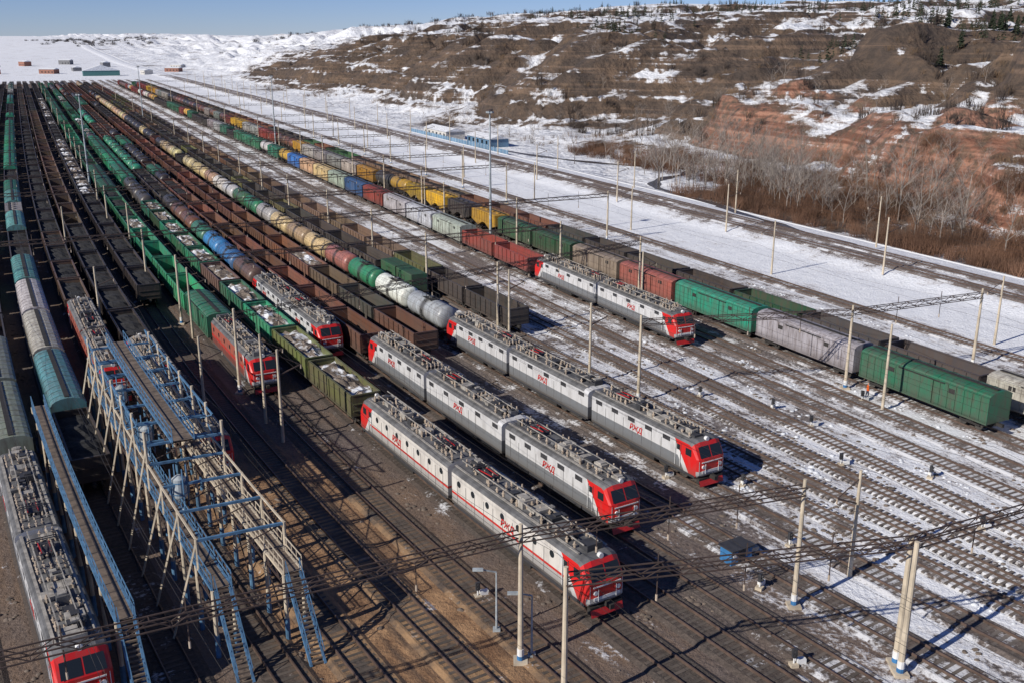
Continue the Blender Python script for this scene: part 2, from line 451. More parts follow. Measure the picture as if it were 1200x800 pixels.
def boxcar(L,door=True,arch=.45,zt=3.9):
    b=MB(); under(b,L,L/2-2.3); w=1.55; pr=[(-w,1.1),(-w,zt)]
    for k in range(1,8):
        a=math.pi*(1-k/8.); pr.append((w*math.cos(a)*1.0,zt+arch*math.sin(a)))
    pr+=[(w,zt),(w,1.1)]
    i0=len(b.v); n=len(pr)
    for x in(-L/2,L/2):
        for y,z in pr: b.v.append((x,y,z))
    for k in range(n-1): b.f.append((i0+k,i0+n+k,i0+n+k+1,i0+k+1)); b.m.append(0)
    b.f.append(tuple(range(i0,i0+n))); b.m.append(0); b.f.append(tuple(range(i0+n,i0+2*n))[::-1]); b.m.append(0)
    nr=int(L/.95)
    for y in(-1,1):
        for k in range(nr+1):
            x=-L/2+.05+k*(L-.1)/nr
            if door and abs(x)<1.7: continue
            b.box((x,y*(w+.03),(1.15+zt)/2),(.1,.09,zt-1.2),0)
        b.box((0,y*(w+.05),1.15),(L+.02,.14,.18),0); b.box((0,y*(w+.04),zt-.02),(L+.02,.12,.12),0)
        if door:
            b.box((0,y*(w+.06),2.5),(3.2,.1,2.5),0); b.box((0,y*(w+.1),3.75),(6,.08,.08),1)
            for x in(-1.6,0,1.6): b.box((x,y*(w+.12),2.5),(.08,.06,2.4),0)
            for x in(-4.,4.): b.box((x,y*(w+.02),3.2),(.8,.1,.45),1)
    for k in range(int(L/1.6)):
        x=-L/2+.8+k*1.6
        for q in range(8):
            a0=math.pi*q/8;a1=math.pi*(q+1)/8
            b.beam((x,w*math.cos(a0),zt+arch*math.sin(a0)+.01),(x,w*math.cos(a1),zt+arch*math.sin(a1)+.01),.035,0)
    b.box((0,0,zt+arch+.06),(L-.6,.45,.05),1)
    return b.build('boxcar',[M['paint'],M['under'],M['wheel']]),L+1.
def hopper():
    b=MB(); L=11.5; under(b,L+.6,4.1); w=1.55
    prof=[(-L/2,1.9),(-L/2+.1,4.0),(-L/2+.6,4.25),(L/2-.6,4.25),(L/2-.1,4.0),(L/2,1.9),(2.6,1.),(.6,1.9),(-.6,1.9),(-2.6,1.)]
    i0=len(b.v);n=len(prof)
    for y in(-w,w):
        for x,z in prof: b.v.append((x,y,z-(0 if z<4.1 else .15)))
    for k in range(n):
        j=(k+1)%n; b.f.append((i0+k,i0+j,i0+n+j,i0+n+k)); b.m.append(0)
    b.f.append(tuple(range(i0,i0+n))); b.m.append(0); b.f.append(tuple(range(i0+n,i0+2*n))[::-1]); b.m.append(0)
    for y in(-1,1):
        for k in range(10): b.box((-L/2+.3+k*(L-.6)/9,y*(w+.04),3.0),(.1,.1,2.0),0)
    for k in range(4):
        b.cyl((-4+k*2.6,0,4.05),(-4+k*2.6,0,4.3),.4,.4,12,0)
    b.box((0,.75,4.2),(L-.4,.4,.05),1)
    for e in(-1,1): b.box((e*(L/2+.2),0,1.25),(.6,2.8,.2),1)
    return b.build('hopper',[M['paint'],M['under'],M['wheel']]),13.
def contflat():
    b=MB(); L=13.4; under(b,L,4.7); b.box((0,0,1.15),(L,2.8,.2),1)
    for cx in(-3.3,3.3):
        b.box((cx,0,2.55),(6.05,2.44,2.59),0)
        for k in range(16):
            x=cx-2.9+k*5.8/15
            for y in(-1,1): b.box((x,y*1.235,2.55),(.15,.05,2.3),0)
            b.box((x,0,3.86),(.15,2.2,.04),0)
    return b.build('container_flat',[M['paint'],M['under'],M['wheel']]),14.6
Wg={'g':[gondola(None,1)],'gc':[gondola('coal',2),gondola('coal',5)],'gs':[gondola('scrap',3),gondola('scrap',4),gondola('scrap',9)],
    't':[tank()],'b':[boxcar(16.8)],'b2':[boxcar(13.9,True,.4,3.75)],'w':[boxcar(18.,False,.7,3.6)],'h':[hopper()],'c':[contflat()]}
WN={'g':'gondola_wagon','gc':'gondola_wagon','gs':'gondola_wagon','t':'tank_wagon','b':'boxcar','b2':'boxcar','w':'covered_wagon','h':'hopper_wagon','c':'container_wagon'}
# ---------------- locomotive
def loco(L,lv,cab,seed,windows,style=0):
    r=random.Random(seed); b=MB(); x1=L/2-.15 if cab else L/2-.3; x0=-L/2+.3
    lay=[(-1.55,.28,3.72),(-1.4,.1,3.95),(-.9,0,4.12),(.9,0,4.12),(1.4,.1,3.95),(1.55,.28,3.72)]
    i0=len(b.v); zc=1.0
    for y,nose,zt in lay:
        if cab: pr=[(x0,zc),(x0,zt),(x1-nose-1.0,zt),(x1-nose-.75,zt-.12),(x1-nose-.02,2.65),(x1-nose,2.45),(x1-nose,1.2),(x1-nose-.15,zc)]
        else: pr=[(x0,zc),(x0,zt),(x1-1.,zt),(x1-.75,zt),(x1,zt-.1),(x1,2.45),(x1,1.2),(x1,zc)]
        for x,z in pr: b.v.append((x,y,z))
    n=8
    for l in range(5):
        for k in range(n):
            j=(k+1)%n; b.f.append((i0+l*n+k,i0+(l+1)*n+k,i0+(l+1)*n+j,i0+l*n+j)); b.m.append(4 if (k in(1,2)) else 0)
    b.f.append(tuple(i0+k for k in range(n))); b.m.append(0)
    b.f.append(tuple(i0+5*n+k for k in range(n))[::-1]); b.m.append(0)
    b.box((-L/2+.15,0,2.4),(.5,1.1,2.2),6)
    if not cab: b.box((L/2-.15,0,2.4),(.5,1.1,2.2),6)
    for y in(-1,1):
        Y=y*1.553
        if cab:
            b.box((x1-1.35,Y,3.0),(.75,.04,.65),3); b.box((x1-2.35,Y,2.35),(.06,.035,2.2),6); b.box((x1-3.0,Y,2.35),(.06,.035,2.2),6)
            b.box((x1-2.68,Y,3.05),(.42,.04,.5),3)
            for dx in(-2.35,-3.0): b.beam((x1+dx,Y+y*.06,1.3),(x1+dx,Y+y*.06,2.6),.02,9)
        nw=windows
        for k in range(nw):
            x=x0+1.2+k*(L-(6 if cab else 3))/max(1,nw-1)
            if style==0: b.box((x,Y,3.35),(1.0,.04,.42),6)
            else: b.cyl((x,Y-.02,3.05),(x,Y+.02,3.05),.28,.28,14,3)
        for k in range(int((L-4)/1.4)): b.box((x0+.9+k*1.4,y*1.555,2.2),(.05,.02,1.9),4)
        b.box((0,y*1.5,.95),(L-1.2,.12,.25),6)
    if cab:
        A=Vector((x1-.02,0,2.65)); B=Vector((x1-.75,0,4.0)); d=(B-A); nrm=Vector((d.z,0,-d.x)).normalized()*.02
        for ya,yb in((-1.25,-.06),(.06,1.25)):
            pa=A+d*.08+nrm; pb=A+d*.74+nrm
            b.face([(pa.x,ya,pa.z),(pa.x,yb,pa.z),(pb.x,yb*.97,pb.z),(pb.x,ya*.97,pb.z)],3)
        for y in(-.95,.95):
            b.cyl((x1-.05,y,1.95),(x1+.06,y,1.95),.17,.17,10,9); b.cyl((x1-.05,y*.72,1.95),(x1+.05,y*.72,1.95),.1,.1,8,8)
        b.cyl((x1-1.,0,4.15),(x1-.72,0,4.15),.2,.2,10,9)
        b.box((x1+.01,0,2.38),(.05,2.3,.09),9); b.box((x1+.02,0,1.5),(.05,2.2,.22),9)
        b.box((x1-.2,0,.62),(.35,2.7,.5),1); b.box((x1+.25,0,.95),(.8,.35,.35),1)
        b.face([(x1+.15,-1.35,.2),(x1+.15,1.35,.2),(x1-.05,1.35,.75),(x1-.05,-1.35,.75)],8)
        for y in(-.75,.75): b.beam((x1+.05,y,1.3),(x1+.05,y,2.2),.02,9)
        for y in(-1.35,1.35): b.beam((x1-.1,y,1.2),(x1-.1,y,2.5),.02,9)
    else: b.box((L/2,0,.95),(.8,.35,.35),1)
    b.box((-L/2,0,.95),(.8,.35,.35),1)
    for e in(-1,1): bogie(b,e*(L/2-4.2),1,2,2.9,.62); b.box((e*(L/2-4.2),0,.9),(4.2,2.5,.35),1)
    b.box((0,0,.7),(L*.22,2.7,.75),1)
    z=4.12; xe=x1-1.7 if cab else x1-.6
    for y in(-1.15,1.15): b.box(((x0+xe)/2,y,z+.08),(xe-x0,.2,.05),5)
    x=x0+.5
    pant=x0+3.2
    while x<xe:
        w=r.uniform(.5,1.3)
        if abs(x+w/2-pant)>1.9:
            if r.random()<.8:
                hh=r.uniform(.15,.6); yy=r.uniform(-.4,.4)
                b.box((x+w/2,yy,z+hh/2),(w*.85,r.uniform(.6,1.5),hh),r.choice([5,4,5,6,6]))
                if r.random()<.6: b.box((x+w/2,yy,z+hh+.06),(w*.5,.5,.12),r.choice([5,6]))
        for y in(-.85,-.4,.0,.45,.85):
            if r.random()<.6:
                hh=r.uniform(.3,.65); b.cyl((x,y,z),(x,y,z+hh),.09,.06,6,7); b.cyl((x,y,z+hh*.5),(x,y,z+hh*.6),.14,.14,6,7)
        x+=w
    for y in(-.75,.45): b.beam((x0+.4,y,z+.55),(xe,y,z+.58),.035,5)
    px=pant
    b.box((px,0,z+.3),(1.9,1.3,.06),6)
    for dx in(-.9,.9):
        for y in(-.6,.6): b.cyl((px+dx,y,z),(px+dx,y,z+.3),.1,.07,6,7)
    for y in(-.35,.35):
        b.beam((px-.9,y,z+.38),(px+1.1,y*.8,z+.52),.03,8); b.beam((px+1.1,y*.8,z+.52),(px-.7,y*.6,z+.68),.025,6)
    for dx in(-.15,.15):
        b.beam((px-.7+dx,-.8,z+.74),(px-.7+dx,.8,z+.74),.03,6)
        for y in(-1,1): b.beam((px-.7+dx,y*.8,z+.74),(px-.7+dx,y*1.05,z+.6),.03,6)
    return b.build('loco_section',[lv,M['under'],M['wheel'],M['glass'],M['roof'],M['eq'],M['eqd'],M['ins'],M['redp'],M['white']])
cu=bpy.data.curves.new('lettering','FONT'); cu.body='РЖД'; cu.size=.78; cu.extrude=.01; cu.align_x='CENTER'; cu.shear=.25; cu.offset=.015
to=bpy.data.objects.new('tmp',cu); COL.objects.link(to); bpy.context.view_layer.update()
lm=bpy.data.meshes.new_from_object(to); bpy.data.objects.remove(to); lm.materials.clear(); lm.materials.append(M['redp'])
def heading(t,mm):
    p=P(t-2,mm);q=P(t+2,mm); return math.atan2(p.y-q.y,p.x-q.x)
def put_loco(mh,t0,n,L,kind,seed):
    mm=mh*H
    top,low,zb,belt,wn,st={
     'grey':((.56,.56,.57),(.17,.18,.195),2.25,None,5,0),
     'cream':((.62,.59,.55),(.40,.39,.38),2.0,(1.9,2.1),7,1),
     'old':((.36,.10,.07),(.2,.05,.04),2.0,(2.1,2.4),6,1)}[kind]
    hz=heading(t0+L/2,mm); p=P(t0+L/2,mm,RT+tz(mh))
    e=bpy.data.objects.new('electric_locomotive',None); e.location=p; e.rotation_euler=(0,0,hz); COL.objects.link(e)
    pm=Matrix.Translation(p)@Matrix.Rotation(hz,4,'Z')
    for i in range(n):
        cabk=(i==0 or i==n-1); t=t0+L*(i+.5)
        lv=livery('livery',L,top,low,zb,cabk,belt)
        me=loco(L,lv,cabk,seed+i,wn,st)
        hz=heading(t,mm)+(math.pi if (i==n-1 and n>1) else 0)
        p=P(t,mm,RT+tz(mh)); obj('loco_section',me,p,hz,parent=e,pm=pm)
        if kind!='old':
            o=obj('lettering',lm,(0,0,0),0,parent=e,pm=pm)
            h2=heading(t,mm); off=Matrix.Rotation(h2,4,'Z')@Vector((-.8,-1.58,2.4 if st==0 else 2.3))
            o.location=p+off; o.rotation_euler=(math.pi/2,0,h2)
    return t0+L*n
ends={}
for mh,th,n,L,k in[(-.29,1.43,2,17.5,'grey'),(0,2.85,2,17,'old'),(.115,2.2,2,18.5,'grey'),(.39,2.75,1,19,'old'),(.55,1.33,2,19.3,'cream'),
    (.67,3.0,2,16,'grey'),(.775,1.58,3,16.3,'grey'),(1.085,1.69,3,16.2,'grey'),(1.88,2.62,2,19.6,'grey')]:
    ends[mh]=put_loco(mh,th*H,n,L,k,int(mh*100)+50)
oxide=(.17,.07,.045);dk=(.05,.047,.047);gr=(.02,.17,.09);grb=(.02,.28,.15);teal=(.10,.29,.28);blk=(.02,.02,.022);cream=(.58,.42,.23)
wh=(.66,.66,.63);blu=(.03,.17,.42);rd=(.25,.04,.03);yl=(.58,.34,.03);olv=(.13,.13,.05);gy=(.25,.24,.23);lg=(.40,.39,.37);brn=(.18,.115,.08);dgr=(.03,.12,.05)
def train(mh,t0,t1,seq,fill):
    mm=mh*H; t=t0; i=0
    while t<t1:
        s=seq[i] if i<len(seq) else fill(i)
        i+=1
        if s is None: t+=14; continue
        typ,col=s
        me,pl=R.choice(Wg[typ]); tt=t+pl/2
        j=R.uniform(.65,1.35)
        c=tuple(min(1,a*j*R.uniform(.88,1.12)) for a in col)
        obj(WN[typ],me,P(tt,mm,RT+tz(mh)),heading(tt,mm)+(math.pi if R.random()<.5 else 0),c); t+=pl
def runs(choices,lo=3,hi=9):
    st={'n':0,'c':None}
    def f(i):
        if st['n']<=0: st['n']=R.randint(lo,hi); st['c']=R.choice(choices)
        st['n']-=1; c=st['c']
        if R.random()<.2: c=R.choice(choices)
        return c
    return f
E=1.5
train(-.56,3.2*H,820,[],runs([('c',rd),('c',grb),('gc',dk),('c',blu)],1,4))
train(-.43,2.5*H,840,[],runs([('gc',dk),('g',gr),('gc',oxide),('c',rd)],2,6))
train(-.29,ends[-.29]+E,840,[('b',gy),('b',gy)],runs([('gc',dk),('gc',blk),('g',dk)],3,9))
train(-.145,2.25*H,845,[('gc',blk),('w',teal),('w',wh),('w',wh),('w',teal),('gc',dk),('gc',dk),('w',teal),('h',lg),('w',teal)],runs([('w',teal),('h',lg),('w',grb),('gc',dk),('b',rd)],2,5))
train(0,ends[0]+E,850,[('gc',brn)]*2,runs([('gc',dk),('gc',blk),('g',dk),('gc',brn)],4,12))
train(.115,ends[.115]+E,850,[('gc',blk)]*6,runs([('gc',blk),('gc',dk),('g',brn)],5,12))
train(.26,3.9*H,850,[],runs([('gc',dk),('gc',blk),('g',dk),('gs',dk)],5,12))
train(.39,ends[.39]+E,850,[('b2',gr),('g',grb),('g',grb),('g',grb),('g',grb),('gs',grb)],runs([('g',gr),('gc',gr),('g',grb),('gc',dk),('b2',gr)],3,7))
train(.55,ends[.55]+E,840,[('gs',olv),('gs',olv),('gs',grb),('gs',gr),('gs',brn),('gs',grb),('gs',gr),('gs',grb),('gs',dgr),('gs',gr)],runs([('gs',gr),('g',gr),('b2',grb),('gc',dk),('t',dk),('c',gr)],2,6))
train(.67,ends[.67]+E,850,[('t',brn),('t',blu),('t',blu),('t',gr),('t',oxide),('t',oxide),('t',blk)],runs([('t',oxide),('t',blk),('t',grb),('gc',dk),('gc',oxide)],3,8))
train(.775,ends[.775]+E,850,[('g',oxide)]*9,runs([('g',oxide),('gc',oxide),('t',blk),('gc',dk),('b2',gr)],4,9))
train(.93,2.85*H,850,[('g',oxide),('g',dk),('g',brn),('gs',oxide)]+[('g',oxide)]*5,runs([('g',oxide),('gc',dk),('g',oxide),('t',blk)],4,9))
train(1.085,ends[1.085]+E,850,[('t',wh),('t',wh),('t',gr),('t',(.4,.16,.12)),('t',cream),('t',cream),('t',cream),('t',lg),('t',gr),('t',(.05,.15,.08)),('t',wh),('t',wh),('t',cream),('t',cream),('t',cream),('t',cream)],runs([('t',cream),('gc',dk),('g',oxide),('t',blk)],4,8))
train(1.22,3.55*H,850,[('c',(.05,.2,.11)),('g',dk)],runs([('g',dk),('gc',olv),('g',brn),('gc',dk)],4,9))
train(1.36,2.98*H,845,[('g',dk),('g',dk),('g',olv)],runs([('g',dk),('g',olv),('gc',oxide),('g',brn)],4,9))
train(1.88,ends[1.88]+E,850,[('g',rd),('g',rd),('b2',lg),('b2',wh),('b2',wh),('b2',rd),('b2',blu),('b2',lg),('b2',cream),('b2',cream),('b2',blu),('t',yl),('b2',grb),('t',wh)],runs([('t',oxide),('t',yl),('b2',gr),('t',wh),('b2',lg),('gc',dk),('b2',rd)],1,4))
train(2.15,1.62*H,850,[('b',(.02,.2,.1)),('b',lg),('b',grb),('b2',(.3,.09,.06)),('b2',(.3,.24,.19)),('b2',dgr),('b2',dgr),('h',yl),('h',dk),('h',yl),('h',yl),('t',yl),('t',dk),('b2',yl)],runs([('h',yl),('t',oxide),('b2',rd),('b2',lg),('g',gr),('t',blk),('b2',lg)],1,4))
train(2.31,1.0*H,850,[('b2',wh),('b2',wh),('g',dk),('g',dk),('g',dgr)],runs([('g',dk),('g',oxide),('gc',brn),('g',dgr)],3,7))
# ---------------- catenary portals & masts
def pole(b,p,h,r=.2,top=.13,base=True):
    b.cyl(p,(p[0],p[1],p[2]+h),r,top,10,0)
    if base:
        b.cyl((p[0],p[1],p[2]),(p[0],p[1],p[2]+.5),r+.03,r+.03,10,2); b.cyl((p[0],p[1],p[2]+.5),(p[0],p[1],p[2]+1.),r+.025,r+.025,10,3)
        b.box((p[0],p[1],p[2]+.05),(.9,.9,.3),0)
def truss(b,p,q,w=.55,h=.6,step=1.1,mi=1,r=.036):
    p=Vector(p);q=Vector(q);d=q-p;L=d.length;d.normalize(); s=Vector((-d.y,d.x,0)).normalized()*(w/2); u=Vector((0,0,h))
    for a in(s,-s):
        for z in(Vector(),u): b.beam(p+a+z,q+a+z,r,mi)
    n=max(2,int(L/step))
    for i in range(n):
        a=p+d*(L*i/n); c=p+d*(L*(i+1)/n)
        for o in(s,-s): b.beam(a+o+(u if i%2 else Vector()),c+o+(Vector() if i%2 else u),r*.6,mi)
        b.beam(a+s+(u if i%2 else Vector()),a-s+(u if i%2 else Vector()),r*.6,mi)
PM=[M['conc'],M['steel'],M['bluew'],M['white'],M['ins']]
def portal(pts,h=8.8,dbl=(),nopole=()):
    b=MB()
    for i,(t,n) in enumerate(pts):
        p=Q(t,n)
        if i in nopole: continue
        if i in dbl:
            for o in(-.45,.45): pole(b,Q(t+o,n+o*.6),h+.4,.22,.16)
        else: pole(b,p,h+.9)
    for i in range(len(pts)-1):
        a=Q(*pts[i]);c=Q(*pts[i+1]); a.z=c.z=h-.2; truss(b,a,c)
        L=(c-a).length; k=int(L/5.)
        for j in range(1,k):
            m_=a.lerp(c,j/k); b.beam(m_,m_+Vector((0,0,-1.3)),.03,1); b.cyl(m_+Vector((0,0,-1.3)),m_+Vector((0,0,-1.7)),.07,.07,6,4)
            b.beam(m_+Vector((0,0,.6)),m_+Vector((0,0,1.4)),.03,1)
    obj('catenary_portal',b.build('catenary_portal',PM))
portal([(1.278*H,-.2*H),(1.286*H,.274*H),(1.288*H,.634*H),(1.223*H,1.16*H)],nopole=(0,1))
portal([(1.139*H,.635*H),(1.0*H,1.187*H),(1.0*H,1.6*H),(.98*H,2.12*H)],dbl=(1,))
portal([(2.257*H,1.484*H),(2.083*H,2.096*H),(2.06*H,2.6*H)])
portal([(2.82*H,.47*H),(3.05*H,1.409*H),(3.22*H,2.10*H)])
portal([(4.26*H,-.3*H),(4.22*H,.37*H),(4.3*H,1.36*H),(4.3*H,2.09*H),(4.3*H,2.6*H)])
for t_ in(3.65,4.95): portal([(t_*H,tn(t_*H,x*H)) for x in(.325,1.29,1.965)])
for th in(5.6,6.3,7,7.8,8.5,9.3,10.2,12,14,16.5,19): portal([(th*H,x*H) for x in(-.5,.33,1.29,2.09,2.65)])
def mast(t,n,h=9.,arm=None,z=0.):
    b=MB(); p=Q(t,n,z); pole(b,p,h,.18,.11,False)
    if arm:
        a=Q(t,n+arm,z+h-2.2); top=p+Vector((0,0,h-2.6)); b.beam(top,a+Vector((0,0,.4)),.05,1); b.beam(p+Vector((0,0,h-.6)),a+Vector((0,0,.4)),.03,1)
        b.cyl(a,a+Vector((0,0,.4)),.07,.07,6,4)
    obj('catenary_mast',b.build('catenary_mast',PM))
for i in range(14): mast((2.2+i*1.15)*H,2.87*H,9,-2.6)
for i in range(20):
    mast((2.0+i*1.1)*H,3.27*H,9.5,3.,.4); mast((2.45+i*1.1)*H,3.68*H,9.5,-3.,.4)
mast(1.9*H,2.06*H,9.5); mast(1.26*H,1.33*H,8.5,-2.)
for th,mh in((2.4,.325),(2.6,.06+.12),(2.55,.325),(3.45,.325),(2.95,1.29),(2.45,1.29),(3.0,1.95),(5.2,1.95),(3.6,.05),(5.,.05)):
    t=th*H; mast(t,tn(t,mh*H),9.5,2.2)
# overhead wires
b=MB()
pt=[0.4,1.25,2.15,3.1,4.25,5.6,7,8.5]
for mh in[.55,.67,.775,.93,1.085,1.22,1.36,1.54,1.71,1.88,2.01,2.15,-.29,-.145,.115,.39,2.55,3.4,3.54]:
    for i in range(len(pt)-1):
        N=10; prev=None
        for j in range(N+1):
            u=j/N; t=(pt[i]+(pt[i+1]-pt[i])*u)*H; z=RT+tz(mh)
            a=P(t,mh*H,z+7.6-1.0*4*u*(1-u)); c=P(t,mh*H,z+6.1)
            if prev:
                b.cyl(prev[0],a,.014,.014,3,0,False); b.cyl(prev[1],c,.014,.014,3,0,False)
            if j%2: b.cyl(a,c,.006,.006,3,0,False)
            prev=(a,c)
obj('overhead_wire',b.build('overhead_wire',[M['wire']]))
for t,n,h in((4.51*H,2.045*H,25),(9.5*H,2.1*H,25),(7.*H,.33*H,25),(13*H,1.3*H,25)):
    b=MB(); p=Q(t,n); b.cyl(p,p+Vector((0,0,h)),.28,.12,10,0); b.cyl(p+Vector((0,0,h-.2)),p+Vector((0,0,h)),.6,.6,12,1)
    for k in range(6):
        a=k*math.pi/3; b.box((p.x+.55*math.cos(a),p.y+.55*math.sin(a),h-.5),(.35,.35,.3),0)
    obj('floodlight_mast',b.build('floodlight_mast',[M['tank_s'],M['steel']]))
def lamp(t,n,h=7.):
    b=MB(); p=Q(t,n); b.cyl(p,p+Vector((0,0,h)),.09,.05,8,0)
    q=p+Vector((0,0,h)); e=q+Vector((-1.,-.2,.3)); b.beam(q,e,.04,0); b.box((e.x-.2,e.y,e.z),(.7,.25,.14),0); b.box((p.x,p.y,.15),(.5,.5,.3),0)
    obj('street_lamp',b.build('street_lamp',[M['tank_s']]))
def gp(x,y,z=0.):
    v=y-400;u=x-600; k=(H-z)/(342.2+.956*v); return Vector((u*k,(1115.7-.2932*v)*k,z))
def inv(p): return (Tx*p.x+Ty*p.y, Nx*p.x+Ny*p.y)
for x,y in((582,740),(623,770)): t,n=inv(gp(x,y)); lamp(t,n,4.5)
# ---------------- service platform
b=MB() # mats:0 post conc,1 steel,2 blue,3 deck,4 tank,5 white
SP=[M['conc'],M['steel'],M['blue'],M['deck'],M['tank_s'],M['white']]
def walkway(b,m0,ta,tb,z,w=1.2,step=4.5,rail=2,posts=True,br=True):
    n=max(1,int((tb-ta)/step)); 
    for i in range(n+1):
        t=ta+(tb-ta)*i/n
        l=P(t,m0-w/2,z); r_=P(t,m0+w/2,z)
        if posts:
            for q in(l,r_):
                b.cyl((q.x,q.y,0),(q.x,q.y,z),.14,.13,8,0); b.cyl((q.x,q.y,0),(q.x,q.y,1.6),.165,.165,8,2)
            b.beam(l-Vector((0,0,.1)),r_-Vector((0,0,.1)),.08,1)
        for q in(l,r_): b.beam(q,q+Vector((0,0,1.1)),.03,rail)
        if i<n:
            t2=ta+(tb-ta)*(i+1)/n
            l2=P(t2,m0-w/2,z); r2=P(t2,m0+w/2,z)
            up=Vector((0,0,.06))
            b.face([l+up,r_+up,r2+up,l2+up],3); b.face([l-up,l2-up,r2-up,r_-up],3)
            for a,c in((l,l2),(r_,r2)):
                b.beam(a,c,.08,rail)
                for hh in(.55,1.1): b.beam(a+Vector((0,0,hh)),c+Vector((0,0,hh)),.028,rail)
                b.beam(a-Vector((0,0,.8)),c-Vector((0,0,.8)),.05,1)
                k=4
                for j in range(k):
                    p1=a.lerp(c,j/k); p2=a.lerp(c,(j+1)/k); d=Vector((0,0,-.8))
                    b.beam(p1+(d if j%2 else Vector()),p2+(Vector() if j%2 else d),.03,1)
                    b.beam(p1,p1+Vector((0,0,1.1)),.02,rail)
                if posts and br and i%2==0: b.beam(Vector((a.x,a.y,.5)),c-Vector((0,0,.8)),.04,1)
def stairs(b,m0,t0,z,dirn,w=.9):
    L=z*.75
    for s in(-w/2,w/2):
        a=P(t0,m0+s,z);c=P(t0+dirn*L,m0+s,0); b.beam(a,c,.08,2); b.beam(a+Vector((0,0,1)),c+Vector((0,0,1)),.025,2)
        for j in range(6):
            q=a.lerp(c,j/6); b.beam(q,q+Vector((0,0,1)),.02,2)
    for j in range(int(z/.22)):
        u=(j+.5)/int(z/.22); a=P(t0+dirn*L*u,m0-w/2,z*(1-u));c=P(t0+dirn*L*u,m0+w/2,z*(1-u)); b.beam(a,c,.06,3)
h=H
walkway(b,-.06*h,1.52*h,2.78*h,4.8,step=3.6); walkway(b,.058*h,1.52*h,2.78*h,4.8,step=3.6,rail=0)
stairs(b,-.06*h,1.52*h,4.8,-1); stairs(b,.058*h,1.52*h,4.8,-1)
walkway(b,0.0*h-.2,1.95*h,2.72*h,8.6,1.6,4.5,2,False)
t=1.6*h; i=0
while t<2.76*h:
    l=P(t,-.06*h-.6);r_=P(t,.058*h+.6)
    for q in(l,r_):
        b.cyl((q.x,q.y,4.8),(q.x,q.y,9.6 if t>1.9*h else 7.),.12,.12,8,0)
    for zz_ in((6.9,8.5) if t>1.9*h else (6.9,)):
        b.beam((l.x,l.y,zz_),(r_.x,r_.y,zz_),.09,2)
    b.beam((l.x,l.y,4.9),(r_.x,r_.y,6.9),.035,1)
    q=P(t,-.06*h-2.6); b.beam((l.x,l.y,8.2 if t>1.9*h else 6.8),(q.x,q.y,.2),.06,0)
    q=P(t+1,.058*h+2.6); b.beam((r_.x,r_.y,7.2 if t>1.9*h else 6.),(q.x,q.y,.2),.05,0)
    t+=4.6; i+=1
for mo in(-.06*h-.6,.058*h+.6):
    for j in range(8):
        t1=1.6*h+j*(1.15*h)/8; t2=1.6*h+(j+1)*(1.15*h)/8; b.beam(P(t1,mo,6.95),P(t2,mo,6.95),.06,0)
        b.beam(P(t1,mo,5),P(t2,mo,6.95),.03,1)
        if t1>1.9*h: b.beam(P(t1,mo,9.2),P(t2,mo,9.2),.06,2); b.beam(P(t1,mo,7),P(t2,mo,9.2),.04,2); b.beam(P(t2,mo,7),P(t1,mo,9.2),.04,2)
for tt in(1.85,2.15,2.45):
        mo=-1.6
        c=P(tt*h,mo); z0=5.9
        b.cyl((c.x,c.y,z0),(c.x,c.y,z0+1.4),.5,.5,18,4); b.cyl((c.x,c.y,z0+1.4),(c.x,c.y,z0+1.65),.5,.15,18,4); b.cyl((c.x,c.y,z0-.7),(c.x,c.y,z0),.1,.5,18,4)
        for zq in(.2,1.1): b.cyl((c.x,c.y,z0+zq),(c.x,c.y,z0+zq+.08),.53,.53,18,2)
        for dt in(-3,3):
            e=P(tt*h+dt,mo); b.beam((c.x,c.y,z0-.7),(e.x,e.y,3.),.045,5)
        for k in range(4):
            a=k*math.pi/2+.78; b.beam((c.x+.62*math.cos(a),c.y+.62*math.sin(a),4.9),(c.x+.62*math.cos(a),c.y+.62*math.sin(a),z0+2.3),.04,2)
obj('service_platform',b.build('service_platform',SP))
b=MB(); walkway(b,-.215*h,1.5*h,2.6*h,4.6,1.1,4.5,2); stairs(b,-.215*h,1.5*h,4.6,-1)
obj('inspection_walkway',b.build('inspection_walkway',SP))
# ---------------- small trackside things
def kiosk(x,y):
    p=gp(x,y); b=MB(); b.box((0,0,.6),(2.,1.3,1.2),0); b.box((0,0,1.26),(2.3,1.6,.1),1,.05); b.box((1.6,.3,.35),(.9,1.1,.7),2); b.box((0,-.67,.65),(.7,.04,.9),1); b.box((-.7,-.67,.8),(.3,.04,.3),3)
    obj('equipment_cabinet',b.build('equipment_cabinet',[M['bluew'],M['eqd'],M['conc'],M['white']]),p,.5)
kiosk(862,655)
def signal(x,y):
    p=gp(x,y); b=MB(); b.box((0,0,.1),(.5,.5,.25),2); b.cyl((0,0,.2),(0,0,.7),.06,.06,6,0); b.box((0,0,.95),(.3,.22,.6),1)
    for z in(.82,1.08): b.cyl((.0,-.12,z),(0,-.24,z),.09,.11,8,1)
    b.box((.5,.1,.3),(.6,.35,.35),0)
    obj('dwarf_signal',b.build('dwarf_signal',[M['white'],M['eqd'],M['conc']]),p,R.uniform(0,1))
for x,y in((700,492),(755,505),(905,480),(950,500),(1010,470),(890,690),(930,780),(870,570),(925,640),(985,545),(1090,560),(640,470),(1150,620),(560,700),(780,560),(820,465)): signal(x,y)
